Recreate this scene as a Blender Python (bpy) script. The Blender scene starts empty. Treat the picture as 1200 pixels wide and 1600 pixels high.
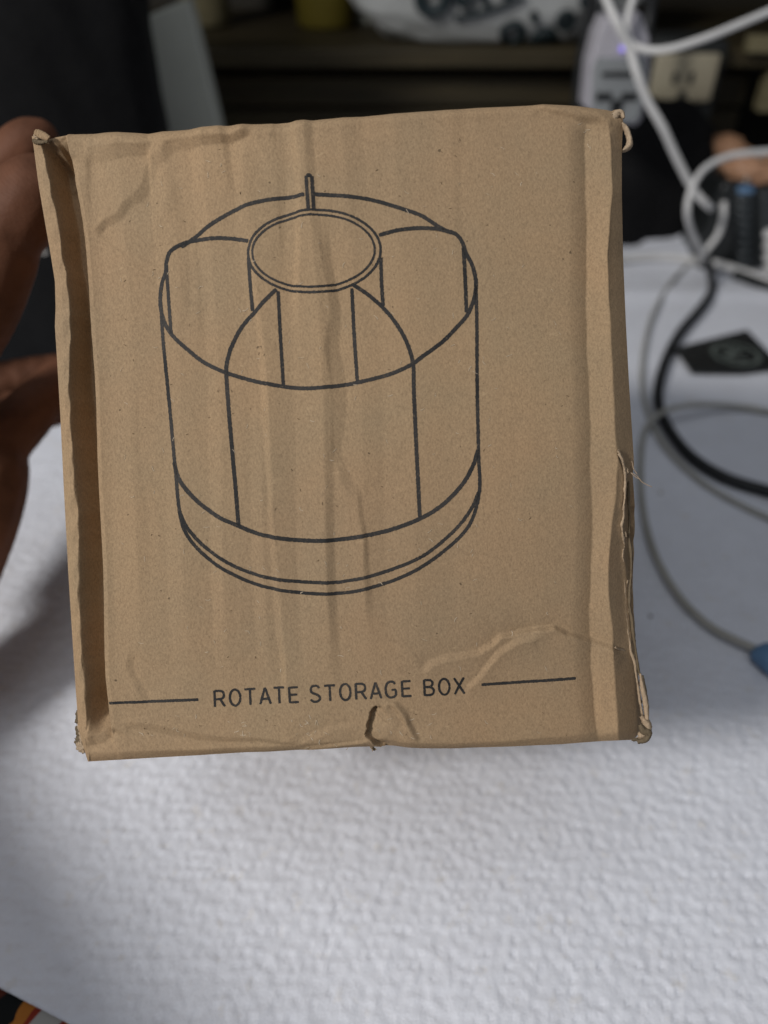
import bpy, bmesh, math, random
import numpy as np
from mathutils import Vector, Matrix, noise

random.seed(7); RNG = np.random.default_rng(7)
SC = bpy.context.scene
COL = SC.collection

# ------------------------------------------------------------------ camera
CAM_H, PITCH = 0.252, math.radians(40)
cam_d = bpy.data.cameras.new('camera'); cam = bpy.data.objects.new('camera', cam_d); COL.objects.link(cam)
cam.location = (0, 0, CAM_H); cam.rotation_euler = (math.pi/2 - PITCH, 0, 0)
cam_d.sensor_fit = 'VERTICAL'; cam_d.sensor_height = 36; cam_d.lens = 26
cam_d.clip_start = 0.005; cam_d.clip_end = 50
cam_d.dof.use_dof = True; cam_d.dof.focus_distance = 0.182; cam_d.dof.aperture_fstop = 6.4
SC.camera = cam
# ------------------------------------------------------------------ light
w = bpy.data.worlds.new('World'); SC.world = w; w.use_nodes = True
bg = w.node_tree.nodes['Background']; bg.inputs[0].default_value = (0.80, 0.86, 1.0, 1); bg.inputs[1].default_value = 0.13
def area(name, loc, target, size, energy, colour):
    d = bpy.data.lights.new(name, 'AREA'); d.shape = 'DISK'; d.size = size; d.energy = energy; d.color = colour
    o = bpy.data.objects.new(name, d); COL.objects.link(o); o.location = loc
    o.rotation_euler = (Vector(target) - Vector(loc)).to_track_quat('-Z', 'Y').to_euler(); return o
area('room_lamp', (-0.74, -0.42, 0.85), (0.0, 0.15, 0.12), 0.20, 10.5, (1.0, 0.975, 0.95))
area('fill_light', (-0.25, -0.25, 1.70), (0.05, 0.3, 0.0), 1.1, 5.0, (0.93, 0.96, 1.0))  # broad unseen fill added overhead to lift the shadows
SC.view_settings.view_transform = 'Standard'; SC.view_settings.look = 'None'
SC.view_settings.exposure = 0.0; SC.view_settings.gamma = 1.0

# ------------------------------------------------------------------ measuring helpers
F = 26/36*1600
FW = Vector((0, math.cos(PITCH), -math.sin(PITCH))); UP = Vector((0, math.sin(PITCH), math.cos(PITCH))); RT = Vector((1, 0, 0))
CP = Vector((0, 0, CAM_H))
def ray(x, y): return FW + RT*((x-600)/F) + UP*((800-y)/F)
def at(x, y, d): return CP + ray(x, y)*d                    # point at a given depth
def on_z(x, y, z=0.0):
    r = ray(x, y); return CP + r*((z-CAM_H)/r.z)
def on_y(x, y, Y):
    r = ray(x, y); return CP + r*(Y/r.y)

# ------------------------------------------------------------------ object helpers
def tag(o, label=None, cat=None, group=None, kind=None):
    if label: o['label'] = label
    if cat: o['category'] = cat
    if group: o['group'] = group
    if kind: o['kind'] = kind
    return o
def empty(name, loc=(0,0,0)):
    o = bpy.data.objects.new(name, None); COL.objects.link(o); o.location = loc; return o
def mesh_obj(name, verts, faces, mat, parent=None, smooth=True):
    me = bpy.data.meshes.new(name)
    me.from_pydata([tuple(v) for v in verts], [], [tuple(int(i) for i in f) for f in faces]); me.update()
    if smooth: me.polygons.foreach_set('use_smooth', [True]*len(me.polygons))
    me.materials.append(mat)
    o = bpy.data.objects.new(name, me); COL.objects.link(o)
    if parent:
        o.parent = parent
        bpy.context.view_layer.update() if False else None
    return o
def from_bm(name, bm, mat, parent=None, smooth=False):
    me = bpy.data.meshes.new(name); bm.to_mesh(me); bm.free()
    if smooth: me.polygons.foreach_set('use_smooth', [True]*len(me.polygons))
    me.materials.append(mat)
    o = bpy.data.objects.new(name, me); COL.objects.link(o)
    if parent: o.parent = parent
    return o
def box_bm(bm, c, s, rot=None, bev=0.0, seg=2):
    r = bmesh.ops.create_cube(bm, size=1.0)
    vs = r['verts']
    for v in vs: v.co = Vector((v.co.x*s[0], v.co.y*s[1], v.co.z*s[2]))
    if bev > 0:
        es = list({e for v in vs for e in v.link_edges})
        rb = bmesh.ops.bevel(bm, geom=es, offset=bev, segments=seg, profile=0.5, affect='EDGES')
        vs = list({v for f in rb['faces'] for v in f.verts} | {v for v in vs if v.is_valid})
    M = (rot.to_4x4() if rot else Matrix.Identity(4))
    for v in vs: v.co = (M @ v.co) + Vector(c)
    return vs
def catmull(P, n=12, closed=False):
    P = [np.array(p, float) for p in P]; out = []
    m = len(P); rng_ = range(m if closed else m-1)
    for i in rng_:
        p1, p2 = P[i], P[(i+1) % m]
        p0 = P[(i-1) % m] if (closed or i > 0) else 2*p1-p2
        p3 = P[(i+2) % m] if (closed or i+2 < m) else 2*p2-p1
        for k in range(n):
            t = k/n
            out.append(0.5*((2*p1)+(-p0+p2)*t+(2*p0-5*p1+4*p2-p3)*t*t+(-p0+3*p1-3*p2+p3)*t**3))
    if not closed: out.append(P[-1])
    return np.array(out)
def tube(name, pts, r, mat, parent=None, seg=12, closed=False, ends=True):
    pts = [Vector(p) for p in pts]; n = len(pts)
    rr = r if hasattr(r, '__len__') else [r]*n
    V, Fc = [], []
    nrm = None
    for i, p in enumerate(pts):
        a = pts[max(i-1, 0)]; b = pts[min(i+1, n-1)]
        t = (b-a).normalized()
        if nrm is None:
            nrm = t.orthogonal().normalized()
        nrm = (nrm - t*nrm.dot(t)).normalized(); bn = t.cross(nrm)
        for k in range(seg):
            an = 2*math.pi*k/seg
            V.append(p + (nrm*math.cos(an)+bn*math.sin(an))*rr[i])
    for i in range(n-1):
        for k in range(seg):
            k2 = (k+1) % seg
            Fc.append((i*seg+k, i*seg+k2, (i+1)*seg+k2, (i+1)*seg+k))
    if ends:
        V.append(pts[0]); V.append(pts[-1])
        for k in range(seg):
            k2 = (k+1) % seg
            Fc.append((len(V)-2, k2, k)); Fc.append((len(V)-1, (n-1)*seg+k, (n-1)*seg+k2))
    return mesh_obj(name, V, Fc, mat, parent)

# ------------------------------------------------------------------ materials
def mat(name, col, rough=0.6, spec=0.4, metal=0.0):
    m = bpy.data.materials.new(name); m.use_nodes = True
    b = m.node_tree.nodes['Principled BSDF']
    b.inputs['Base Color'].default_value = (*col, 1); b.inputs['Roughness'].default_value = rough
    b.inputs['Specular IOR Level'].default_value = spec; b.inputs['Metallic'].default_value = metal
    return m
class NT:
    def __init__(s, m): s.t = m.node_tree; s.b = s.t.nodes['Principled BSDF']
    def n(s, typ, **kw):
        nd = s.t.nodes.new(typ)
        for k, v in kw.items():
            if k in ('operation', 'blend_type', 'data_type', 'feature', 'wave_type', 'bands_direction', 'noise_dimensions', 'rings_direction', 'distance'): setattr(nd, k, v)
            else: nd.inputs[k].default_value = v
        return nd
    def l(s, a, b): s.t.links.new(a, b)
    def ramp(s, fac, stops, interp='LINEAR'):
        r = s.t.nodes.new('ShaderNodeValToRGB'); r.color_ramp.interpolation = interp
        e = r.color_ramp.elements
        while len(e) < len(stops): e.new(0.5)
        for i, (p, c) in enumerate(stops):
            e[i].position = p; e[i].color = (*c, 1) if len(c) == 3 else c
        s.l(fac, r.inputs[0]); return r
    def mix(s, fac, a, b, mode='MIX'):
        x = s.t.nodes.new('ShaderNodeMixRGB'); x.blend_type = mode
        for inp, v in ((x.inputs[0], fac), (x.inputs[1], a), (x.inputs[2], b)):
            if hasattr(v, 'links') or hasattr(v, 'is_linked'): s.l(v, inp)
            elif isinstance(v, (int, float)): inp.default_value = v
            else: inp.default_value = (*v, 1)
        return x.outputs[0]
    def math(s, op, a, b=0.0):
        x = s.t.nodes.new('ShaderNodeMath'); x.operation = op
        for inp, v in ((x.inputs[0], a), (x.inputs[1], b)):
            if isinstance(v, (int, float)): inp.default_value = v
            else: s.l(v, inp)
        return x.outputs[0]
    def coord(s, scale=(1, 1, 1), rot=(0, 0, 0)):
        tc = s.t.nodes.new('ShaderNodeTexCoord'); mp = s.t.nodes.new('ShaderNodeMapping')
        mp.inputs['Scale'].default_value = scale; mp.inputs['Rotation'].default_value = rot
        s.l(tc.outputs['Object'], mp.inputs[0]); return mp.outputs[0]
    def noise(s, co, scale, detail=4, rough=0.6, dist=0.0):
        x = s.t.nodes.new('ShaderNodeTexNoise'); s.l(co, x.inputs['Vector'])
        x.inputs['Scale'].default_value = scale; x.inputs['Detail'].default_value = detail
        x.inputs['Roughness'].default_value = rough; x.inputs['Distortion'].default_value = dist
        return x.outputs[0]
    def bump(s, h, strength=0.3, dist=0.001, prev=None):
        x = s.t.nodes.new('ShaderNodeBump'); x.inputs['Strength'].default_value = strength; x.inputs['Distance'].default_value = dist
        s.l(h, x.inputs['Height'])
        if prev is not None: s.l(prev, x.inputs['Normal'])
        return x.outputs[0]

def kraft(name, base, dark=1.0):
    m = mat(name, base, 0.82, 0.18); t = NT(m)
    c1 = t.coord(); cf = t.coord((1, 0.6, 1), (0, 0, 0.9)); cg = t.coord((0.5, 1, 1), (0, 0, 0.6))
    fib = t.noise(cf, 2300, 3, 0.7, 0.5); fib2 = t.noise(cg, 900, 3, 0.65, 0.5)
    blot = t.noise(c1, 38, 4, 0.55); big = t.noise(c1, 11, 2, 0.5)
    b = Vector(base)
    col = t.ramp(fib, [(0.25, b*0.72), (0.5, b), (0.78, b*1.27)]).outputs[0]
    col = t.mix(t.ramp(blot, [(0.3, (0, 0, 0)), (0.75, (1, 1, 1))]).outputs[0], col, t.mix(1.0, col, (1.14, 1.06, 1.01), 'MULTIPLY'))
    col = t.mix(t.ramp(big, [(0.35, (0, 0, 0)), (0.7, (1, 1, 1))]).outputs[0], col, t.mix(1.0, col, (0.90, 0.90, 0.92), 'MULTIPLY'))
    pale = t.ramp(t.noise(cg, 780, 2, 0.5, 1.2), [(0.69, (0, 0, 0)), (0.75, (1, 1, 1))]).outputs[0]
    col = t.mix(t.math('MULTIPLY', pale, 0.35), col, tuple(b*1.5))
    sp = t.ramp(t.noise(c1, 620, 1, 0.4), [(0.80, (0, 0, 0)), (0.83, (1, 1, 1))]).outputs[0]
    col = t.mix(t.math('MULTIPLY', sp, 0.7), col, tuple(b*0.22))
    sp2 = t.ramp(t.noise(cf, 900, 2, 0.5), [(0.70, (0, 0, 0)), (0.76, (1, 1, 1))]).outputs[0]
    col = t.mix(t.math('MULTIPLY', sp2, 0.35), col, tuple(b*0.55))
    t.l(col, t.b.inputs['Base Color'])
    n = t.bump(fib, 0.3, 0.00012); n = t.bump(fib2, 0.35, 0.00025, n)
    t.l(n, t.b.inputs['Normal']); return m
KR = (0.335, 0.240, 0.142)
M_KRAFT = kraft('kraft_cardboard', KR)
M_TORN = kraft('torn_cardboard_edge', (0.40, 0.31, 0.21))
M_FLUTE = kraft('inner_fluting', (0.15, 0.118, 0.075))
def ink():
    m = mat('printed_ink', (0.03, 0.03, 0.03), 0.7, 0.2); t = NT(m); c = t.coord()
    fac = t.ramp(t.noise(c, 1700, 4, 0.7), [(0.56, (0, 0, 0)), (0.78, (1, 1, 1))]).outputs[0]
    big = t.ramp(t.noise(c, 60, 3, 0.6), [(0.35, (0.020, 0.020, 0.020)), (0.75, (0.052, 0.047, 0.043))]).outputs[0]
    t.l(t.mix(t.math('MULTIPLY', fac, 0.7), big, (0.20, 0.15, 0.10)), t.b.inputs['Base Color']); return m
M_INK = ink()

def cloth_mat():
    m = mat('white_fleece', (0.78, 0.79, 0.83), 0.95, 0.08); t = NT(m); c = t.coord()
    v = t.t.nodes.new('ShaderNodeTexVoronoi'); v.feature = 'SMOOTH_F1'; v.inputs['Scale'].default_value = 260
    v.inputs['Smoothness'].default_value = 0.7
    w_ = t.t.nodes.new('ShaderNodeVectorMath'); w_.operation = 'ADD'
    nz = t.t.nodes.new('ShaderNodeTexNoise'); t.l(c, nz.inputs['Vector']); nz.inputs['Scale'].default_value = 120
    sc = t.t.nodes.new('ShaderNodeVectorMath'); sc.operation = 'SCALE'; sc.inputs['Scale'].default_value = 0.006
    t.l(nz.outputs['Color'], sc.inputs[0]); t.l(c, w_.inputs[0]); t.l(sc.outputs[0], w_.inputs[1]); t.l(w_.outputs[0], v.inputs['Vector'])
    st = t.ramp(t.noise(c, 55, 3, 0.6), [(0.3, (0.74, 0.755, 0.81)), (0.7, (0.79, 0.81, 0.87))]).outputs[0]
    st = t.mix(t.ramp(t.noise(c, 130, 3, 0.6), [(0.60, (0, 0, 0)), (0.80, (1, 1, 1))]).outputs[0], st, (0.72, 0.70, 0.68))
    sp = t.ramp(t.noise(c, 170, 1, 0.4), [(0.83, (0, 0, 0)), (0.845, (1, 1, 1))]).outputs[0]
    st = t.mix(sp, st, (0.12, 0.10, 0.08))
    t.l(st, t.b.inputs['Base Color'])
    n = t.bump(t.noise(c, 900, 5, 0.7), 0.5, 0.0006); n = t.bump(v.outputs['Distance'], 0.2, 0.001, n)
    t.l(n, t.b.inputs['Normal'])
    t.b.inputs['Sheen Weight'].default_value = 0.25; t.b.inputs['Sheen Roughness'].default_value = 0.6
    return m
M_CLOTH = cloth_mat()
def wood(name, a, b, sc=14):
    m = mat(name, a, 0.6, 0.3); t = NT(m); c = t.coord((0.35, 3, 6))
    g = t.noise(c, sc, 6, 0.65, 1.4)
    t.l(t.ramp(g, [(0.3, a), (0.7, b)]).outputs[0], t.b.inputs['Base Color'])
    t.l(t.bump(g, 0.3, 0.001), t.b.inputs['Normal']); return m
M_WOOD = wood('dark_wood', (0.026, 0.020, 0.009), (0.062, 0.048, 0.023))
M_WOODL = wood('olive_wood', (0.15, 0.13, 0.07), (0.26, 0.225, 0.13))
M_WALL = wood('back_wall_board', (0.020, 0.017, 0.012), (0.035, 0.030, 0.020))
def speck(name, a, b, scale, rough, spec=0.4, bump=0.0, metal=0.0):
    m = mat(name, a, rough, spec, metal); t = NT(m); c = t.coord(); g = t.noise(c, scale, 5, 0.6)
    t.l(t.ramp(g, [(0.3, a), (0.72, b)]).outputs[0], t.b.inputs['Base Color'])
    if bump: t.l(t.bump(g, bump, 0.002), t.b.inputs['Normal'])
    return m
M_BLACK = speck('black_nylon', (0.004, 0.004, 0.0045), (0.007, 0.007, 0.0075), 120, 0.85, 0.2, 0.3)
M_BLKPL = speck('black_plastic', (0.012, 0.014, 0.014), (0.022, 0.024, 0.024), 40, 0.38, 0.5)
M_RIB = speck('dark_glossy_plastic', (0.05, 0.058, 0.062), (0.07, 0.08, 0.085), 40, 0.25, 0.6)
M_GREYBOX = speck('dark_grey_plastic', (0.020, 0.022, 0.022), (0.032, 0.034, 0.033), 30, 0.6, 0.3)
M_BEIGE = speck('beige_plastic', (0.34, 0.30, 0.215), (0.40, 0.36, 0.26), 60, 0.5, 0.4)
M_ADAPT = speck('white_plastic', (0.44, 0.425, 0.46), (0.50, 0.485, 0.52), 50, 0.45, 0.4)
M_ADAPTG = speck('grey_plastic', (0.25, 0.265, 0.27), (0.30, 0.315, 0.32), 50, 0.5, 0.4)
M_CABLE = speck('white_cable_rubber', (0.68, 0.67, 0.65), (0.78, 0.77, 0.75), 70, 0.5, 0.4)
M_CABLEG = speck('grey_cable_rubber', (0.33, 0.32, 0.28), (0.42, 0.41, 0.37), 70, 0.5, 0.4)
M_CABLEB = speck('black_cable_rubber', (0.010, 0.011, 0.012), (0.020, 0.021, 0.022), 70, 0.5, 0.4)
M_BLUE = speck('blue_plastic', (0.10, 0.20, 0.34), (0.13, 0.24, 0.40), 50, 0.5, 0.4)
M_GREYPAN = speck('grey_painted_board', (0.44, 0.455, 0.40), (0.50, 0.515, 0.455), 25, 0.6, 0.3)
M_BAG = speck('white_bag_film', (0.36, 0.37, 0.36), (0.48, 0.49, 0.48), 18, 0.5, 0.4, 0.4)
M_BAGINK = speck('dark_green_print', (0.010, 0.018, 0.020), (0.018, 0.030, 0.034), 90, 0.5, 0.4)
M_YEL = speck('yellow_plastic', (0.12, 0.095, 0.012), (0.15, 0.12, 0.02), 20, 0.5, 0.4)
M_COPPER = speck('copper_foil', (0.42, 0.22, 0.12), (0.52, 0.30, 0.18), 45, 0.4, 0.5, 0.3)
M_SHINE = mat('polished_stud', (0.75, 0.70, 0.62), 0.12, 0.8, 1.0)
M_EMBL = speck('grey_green_print', (0.085, 0.105, 0.092), (0.15, 0.17, 0.155), 160, 0.5, 0.4)
def led_mat():
    m = mat('blue_led', (0.3, 0.25, 0.9), 0.4); b = m.node_tree.nodes['Principled BSDF']
    b.inputs['Emission Color'].default_value = (0.35, 0.25, 1.0, 1); b.inputs['Emission Strength'].default_value = 0.7; return m
M_LED = led_mat()
def skin():
    m = mat('brown_skin', (0.20, 0.095, 0.055), 0.62, 0.2); t = NT(m); c = t.coord()
    g = t.noise(c, 45, 4, 0.6)
    col = t.ramp(g, [(0.3, (0.08, 0.034, 0.018)), (0.7, (0.175, 0.074, 0.041))]).outputs[0]
    t.l(col, t.b.inputs['Base Color'])
    wv = t.t.nodes.new('ShaderNodeTexWave'); wv.inputs['Scale'].default_value = 330; wv.inputs['Distortion'].default_value = 5; wv.inputs['Detail'].default_value = 1
    wv.inputs['Detail Scale'].default_value = 0.4
    t.l(t.coord((1, 1, 1), (0.5, 0.9, 0.4)), wv.inputs['Vector'])
    n = t.bump(wv.outputs['Fac'], 0.10, 0.0002); n = t.bump(t.noise(c, 260, 5, 0.65), 0.6, 0.0005, n)
    t.l(n, t.b.inputs['Normal'])
    return m
M_SKIN = skin()

# ================================================================== SETTING
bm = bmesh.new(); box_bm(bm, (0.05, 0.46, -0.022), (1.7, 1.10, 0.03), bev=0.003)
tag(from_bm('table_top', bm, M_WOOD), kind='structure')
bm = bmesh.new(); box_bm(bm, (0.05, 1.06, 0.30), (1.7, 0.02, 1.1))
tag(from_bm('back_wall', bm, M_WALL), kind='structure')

# ------------------------------------------------------------------ white fleece cloth
def graded(a, f0, f1, b, fine, coarse):
    return np.concatenate([np.arange(a, f0, coarse), np.arange(f0, f1, fine), np.arange(f1, b+coarse, coarse)])
gx = graded(-0.62, -0.19, 0.20, 0.62, 0.0010, 0.004); gy = graded(-0.10, 0.03, 0.35, 0.79, 0.0010, 0.0032)
def cloth_z(x, y):
    n1 = noise.noise(Vector((x*5, y*5, 1.3)))*0.0022 + noise.noise(Vector((x*16, y*13, 4.1)))*0.0010
    fine = 0.0
    if y < 0.48:
        na = 3.4*noise.noise(Vector((x*95, y*95, 0)))+1.5*noise.noise(Vector((x*230, y*230, 3))); nb = 3.4*noise.noise(Vector((x*95, y*95, 9)))+1.5*noise.noise(Vector((x*230, y*230, 6)))
        a = 6.2832*(x*0.93+y*0.45)/0.0082+na; b = 6.2832*(x*0.42-y*0.9)/0.0074+nb
        fine = 0.00024*math.sin(a)*math.sin(b)+noise.noise(Vector((x*250, y*230, 2.2)))*0.00036+noise.noise(Vector((x*620, y*590, 5.2)))*0.00010
    if y < 0.40:
            cx_, cy_ = x/0.0036, y/0.0034; cx_ += 0.5*(math.floor(cy_) % 2)
            ix, iy = math.floor(cx_), math.floor(cy_); hsh = math.sin(ix*127.1+iy*311.7)*43758.5453; hsh -= math.floor(hsh)
            h2 = math.sin(ix*269.5+iy*183.3)*43758.5453; h2 -= math.floor(h2)
            dx_, dy_ = (cx_-ix-0.3-0.4*hsh)*0.0036, (cy_-iy-0.3-0.4*h2)*0.0034
            fine -= 0.0011*(0.25+0.75*h2)*math.exp(-(dx_*dx_*1.6+dy_*dy_*0.8)/(0.00068**2))
    fold = 0.004*math.exp(-((y-0.545-0.03*math.sin(x*6))/0.012)**2) + 0.010*math.exp(-(((x-0.27)/0.05)**2+((y-0.665)/0.03)**2))
    return 0.0012 + n1 + fine + fold
A = on_z(-30, 1528); B = on_z(150, 1622)                      # the cloth's cut corner, front left
ex = (B-A); ex.z = 0; ex.normalize(); en = Vector((-ex.y, ex.x, 0))
if en.y < 0: en = -en
V = []; 
for yy in gy:
    for xx in gx:
        V.append((xx, yy, cloth_z(xx, yy)))
nx, ny = len(gx), len(gy); Fc = []
def outside(p):
    s = (Vector((p[0], p[1], 0))-Vector((A.x, A.y, 0))).dot(en)
    return s < -1e-6
A0_ = Vector((A.x, A.y, 0))
for i_, v in enumerate(V):
    if v[1] < 0.13 and v[0] < 0:
        s_ = (Vector((v[0], v[1], 0))-A0_).dot(en)
        if -0.0016 < s_ < 0: V[i_] = (v[0]-en.x*s_, v[1]-en.y*s_, v[2]-0.001)
out = [outside(v) for v in V]
for j in range(ny-1):
    for i in range(nx-1):
        q = (j*nx+i, j*nx+i+1, (j+1)*nx+i+1, (j+1)*nx+i)
        if any(out[k] for k in q): continue
        Fc.append(q)
cl = mesh_obj('tablecloth', V, Fc, M_CLOTH)
tag(cl, 'white dimpled fleece cloth spread over the table under the box', 'cloth')

# floral fabric under the corner
def floral():
    m = mat('floral_print', (0.4, 0.4, 0.4), 0.8, 0.15); t = NT(m)
    c = t.coord()
    sx = t.t.nodes.new('ShaderNodeSeparateXYZ'); t.l(c, sx.inputs[0])
    p0 = on_z(8, 1556, -.005)
    u = t.math('SUBTRACT', t.math('MULTIPLY', t.math('SUBTRACT', sx.outputs[0], p0.x), 0.75), t.math('MULTIPLY', t.math('SUBTRACT', sx.outputs[1], p0.y), 0.66))
    u = t.math('ADD', t.math('MULTIPLY', u, 25.0), t.math('MULTIPLY', t.math('SUBTRACT', t.noise(c, 48, 2, 0.5), 0.5), 0.55))
    u = t.math('FRACT', t.math('ADD', u, 0.02))
    W_, O_, R_, K_ = (0.42, 0.41, 0.38), (0.44, 0.16, 0.03), (0.26, 0.035, 0.02), (0.010, 0.011, 0.011)
    r = t.ramp(u, [(0.0, K_), (0.13, O_), (0.21, R_), (0.27, W_), (0.50, R_), (0.54, O_), (0.62, W_), (0.80, (0.10, 0.025, 0.015))], 'CONSTANT').outputs[0]
    t.l(r, t.b.inputs['Base Color']); t.l(t.bump(t.noise(c, 700, 3, 0.6), 0.3, 0.0005), t.b.inputs['Normal']); return m
V = []; Fc = []
for j in range(41):
    for i in range(41):
        x = -0.34+0.36*i/40; y = -0.16+0.27*j/40
        V.append((x, y, -0.0052+0.0012*noise.noise(Vector((x*20, y*20, 5)))))
for j in range(40):
    for i in range(40): Fc.append((j*41+i, j*41+i+1, (j+1)*41+i+1, (j+1)*41+i))
tag(mesh_obj('floral_fabric', V, Fc, floral()), 'orange, white and black printed fabric showing past the corner of the white cloth', 'fabric')

# ================================================================== THE BOX
# plane of the printed face, from the photographed corners
roll, tilt, yaw = math.radians(2.35), math.radians(2.4), math.radians(0.8)
n0 = -FW
O = at(540, 683, 0.180)
ax = RT.copy(); ay = UP.copy(); az = n0.copy()
R_ = Matrix.Rotation(roll, 3, az); ax = R_@ax; ay = R_@ay
R_ = Matrix.Rotation(tilt, 3, ax); ay = R_@ay; az = R_@az        # top a little nearer
R_ = Matrix.Rotation(-yaw, 3, ay); ax = R_@ax; az = R_@az       # right side a little nearer
MB = Matrix((ax, ay, az)).transposed().to_4x4(); MB.translation = O
def face_uv(x, y):
    """photo measurement -> coordinates on the face plane (metres)"""
    x = np.asarray(x, float); y = np.asarray(y, float)
    dx = (x-600)/F; dy = (800-y)/F
    rx = FW.x+dx*RT.x+dy*UP.x; ry = FW.y+dx*RT.y+dy*UP.y; rz = FW.z+dx*RT.z+dy*UP.z
    den = rx*az.x+ry*az.y+rz*az.z
    t = (O-CP).dot(az)/den
    px, py, pz = rx*t+CP.x-O.x, ry*t+CP.y-O.y, rz*t+CP.z-O.z
    return px*ax.x+py*ax.y+pz*ax.z, px*ay.x+py*ay.y+pz*ay.z
PXM = 0.180/F*1000     # mm per photo pixel on the face
def ip(pts, axis=1):
    a = np.array(pts, float)
    return (lambda q: np.interp(q, a[:, 1], a[:, 0])) if axis == 1 else (lambda q: np.interp(q, a[:, 0], a[:, 1]))
xl = ip([(50,205),(54,225),(62,290),(70,340),(80,400),(86,440),(87,480),(86,510),(89,560),(94,650),(99,760),(106,900),(112,1000),(117,1080),(119,1110),(121,1140),(126,1160),(131,1178),(136,1195)])
xs = ip([(62,205),(68,240),(76,290),(88,340),(95,390),(104,430),(109,470),(111,490),(108,540),(107,600),(114,700),(121,800),(123,900),(127,1000),(131,1080),(134,1150),(140,1195)])
xp = ip([(100,205),(106,240),(112,275),(122,330),(130,390),(136,450),(140,520),(146,620),(152,740),(156,860),(160,960),(163,1060),(168,1120),(174,1170),(178,1195)])
xr = ip([(973,160),(975,190),(973,230),(973,300),(975,400),(979,500),(984,600),(989,680),(994,770),(999,860),(1001,960),(1005,1020),(1010,1060),(1014,1100),(1016,1130),(1012,1160),(1006,1185)])
yt = ip([(40,222),(55,214),(75,212),(103,206),(160,203),(230,203),(330,194),(380,191),(470,186),(560,178),(660,171),(760,165),(850,161),(900,163),(950,168),(975,176),(1020,185)], 0)
yb = ip([(100,1168),(122,1178),(135,1192),(190,1191),(300,1188),(420,1183),(500,1178),(560,1174),(590,1174),(606,1175),(660,1178),(720,1178),(800,1174),(880,1168),(940,1161),(1000,1156),(1030,1150)], 0)
NX, NY = 460, 620
SA = np.concatenate([np.linspace(0, .13, 130)[:-1], np.linspace(.13, .89, 450)[:-1], np.linspace(.89, 1, 70)]); NX = len(SA)
S, T = np.meshgrid(SA, np.linspace(0, 1, NY))
X = 60+S*920; Y = 190+T*980
for _ in range(8):
    X = xl(Y)+S*(xr(Y)-xl(Y)); Y = yt(X)+T*(yb(X)-yt(X))
def sst(a, b, v):
    q = np.clip((v-a)/(b-a), 0, 1); return q*q*(3-2*q)
def wobble(pts, amp, seed, n=6):
    P = catmull(pts, n); r = np.random.default_rng(seed); k = len(P)
    j = r.normal(0, amp, (k, 2))
    for _ in range(3): j[1:-1] = (j[:-2]+2*j[1:-1]+j[2:])/3.4
    j[0] = j[-1] = 0
    return P+j
def pdist(P, x, y):
    """signed distance (+ on the right when walking down) and arc position"""
    best = np.full(x.shape, 1e9); sd = np.zeros(x.shape); arc = np.zeros(x.shape); L = 0.0
    for a, b in zip(P[:-1], P[1:]):
        d = b-a; l = math.hypot(*d)
        if l < 1e-6: continue
        tt = np.clip(((x-a[0])*d[0]+(y-a[1])*d[1])/(l*l), 0, 1)
        vx = x-(a[0]+tt*d[0]); vy = y-(a[1]+tt*d[1]); dist = np.hypot(vx, vy)
        m = dist < best
        sg = -np.sign(d[0]*(y-a[1])-d[1]*(x-a[0]))
        best = np.where(m, dist, best); sd = np.where(m, dist*sg, sd); arc = np.where(m, L+tt*l, arc)
        L += l
    return sd, arc, L
def BOW(x): return 4.6*(1-((x-550)/460)**2)
CL = MB.inverted() @ CP
def bowed(u, v, x):
    k = 1-BOW(x)*0.001/CL.z; return CL.x+(u-CL.x)*k, CL.y+(v-CL.y)*k
H = np.zeros(X.shape)        # relief in mm, + towards the viewer
def crease(pts, A, w, RL, RR, fade=(40, 40), amp=1.5, seed=0, pool=None):
    global H
    A = A*2.1; P = wobble(pts, amp, seed); sd, arc, L = pdist(P, X, Y)
    A = A*(0.9+0.25*np.sin(arc/70.0+seed*1.7)); w = w*1.15*(1+0.25*np.sin(arc/50.0+seed*0.9)); RL = RL*1.35; RR = RR*1.35
    h = np.where(sd < 0, A*np.exp(np.minimum(sd, 0)/RL), np.where(sd < w, A-2*A*np.clip(sd/w, 0, 1), -A*np.exp(-(np.maximum(sd, w)-w)/RR)))
    wt = sst(0, fade[0], arc)*sst(0, fade[1], L-arc)
    h = h*wt
    for _ in range(1):
        h[1:-1] = (h[:-2]+2*h[1:-1]+h[2:])*0.25; h[:, 1:-1] = (h[:, :-2]+2*h[:, 1:-1]+h[:, 2:])*0.25
    H = H+h
def groove(pts, depth, wd, fade=(15, 15), amp=1.0, seed=0):
    global H
    P = wobble(pts, amp, seed); sd, arc, L = pdist(P, X, Y)
    H = H-depth*np.exp(-(sd/wd)**2)*sst(0, fade[0], arc)*sst(0, fade[1], L-arc)
# gentle overall waviness of the corrugated board
r_ = np.random.default_rng(3)
for k in range(26):
    kx = r_.normal(0, 0.016); ky = r_.normal(0, 0.006); H += 0.10*np.cos(kx*X+ky*Y+r_.uniform(0, 6.28))/(1+60*math.hypot(kx, ky))
H += 0.034*np.sin(X*2*math.pi/41+0.9*np.sin(X/90)+0.6*np.sin(Y/140))*sst(820, 250, Y)*sst(800, 450, X)
H += BOW(X)
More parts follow.
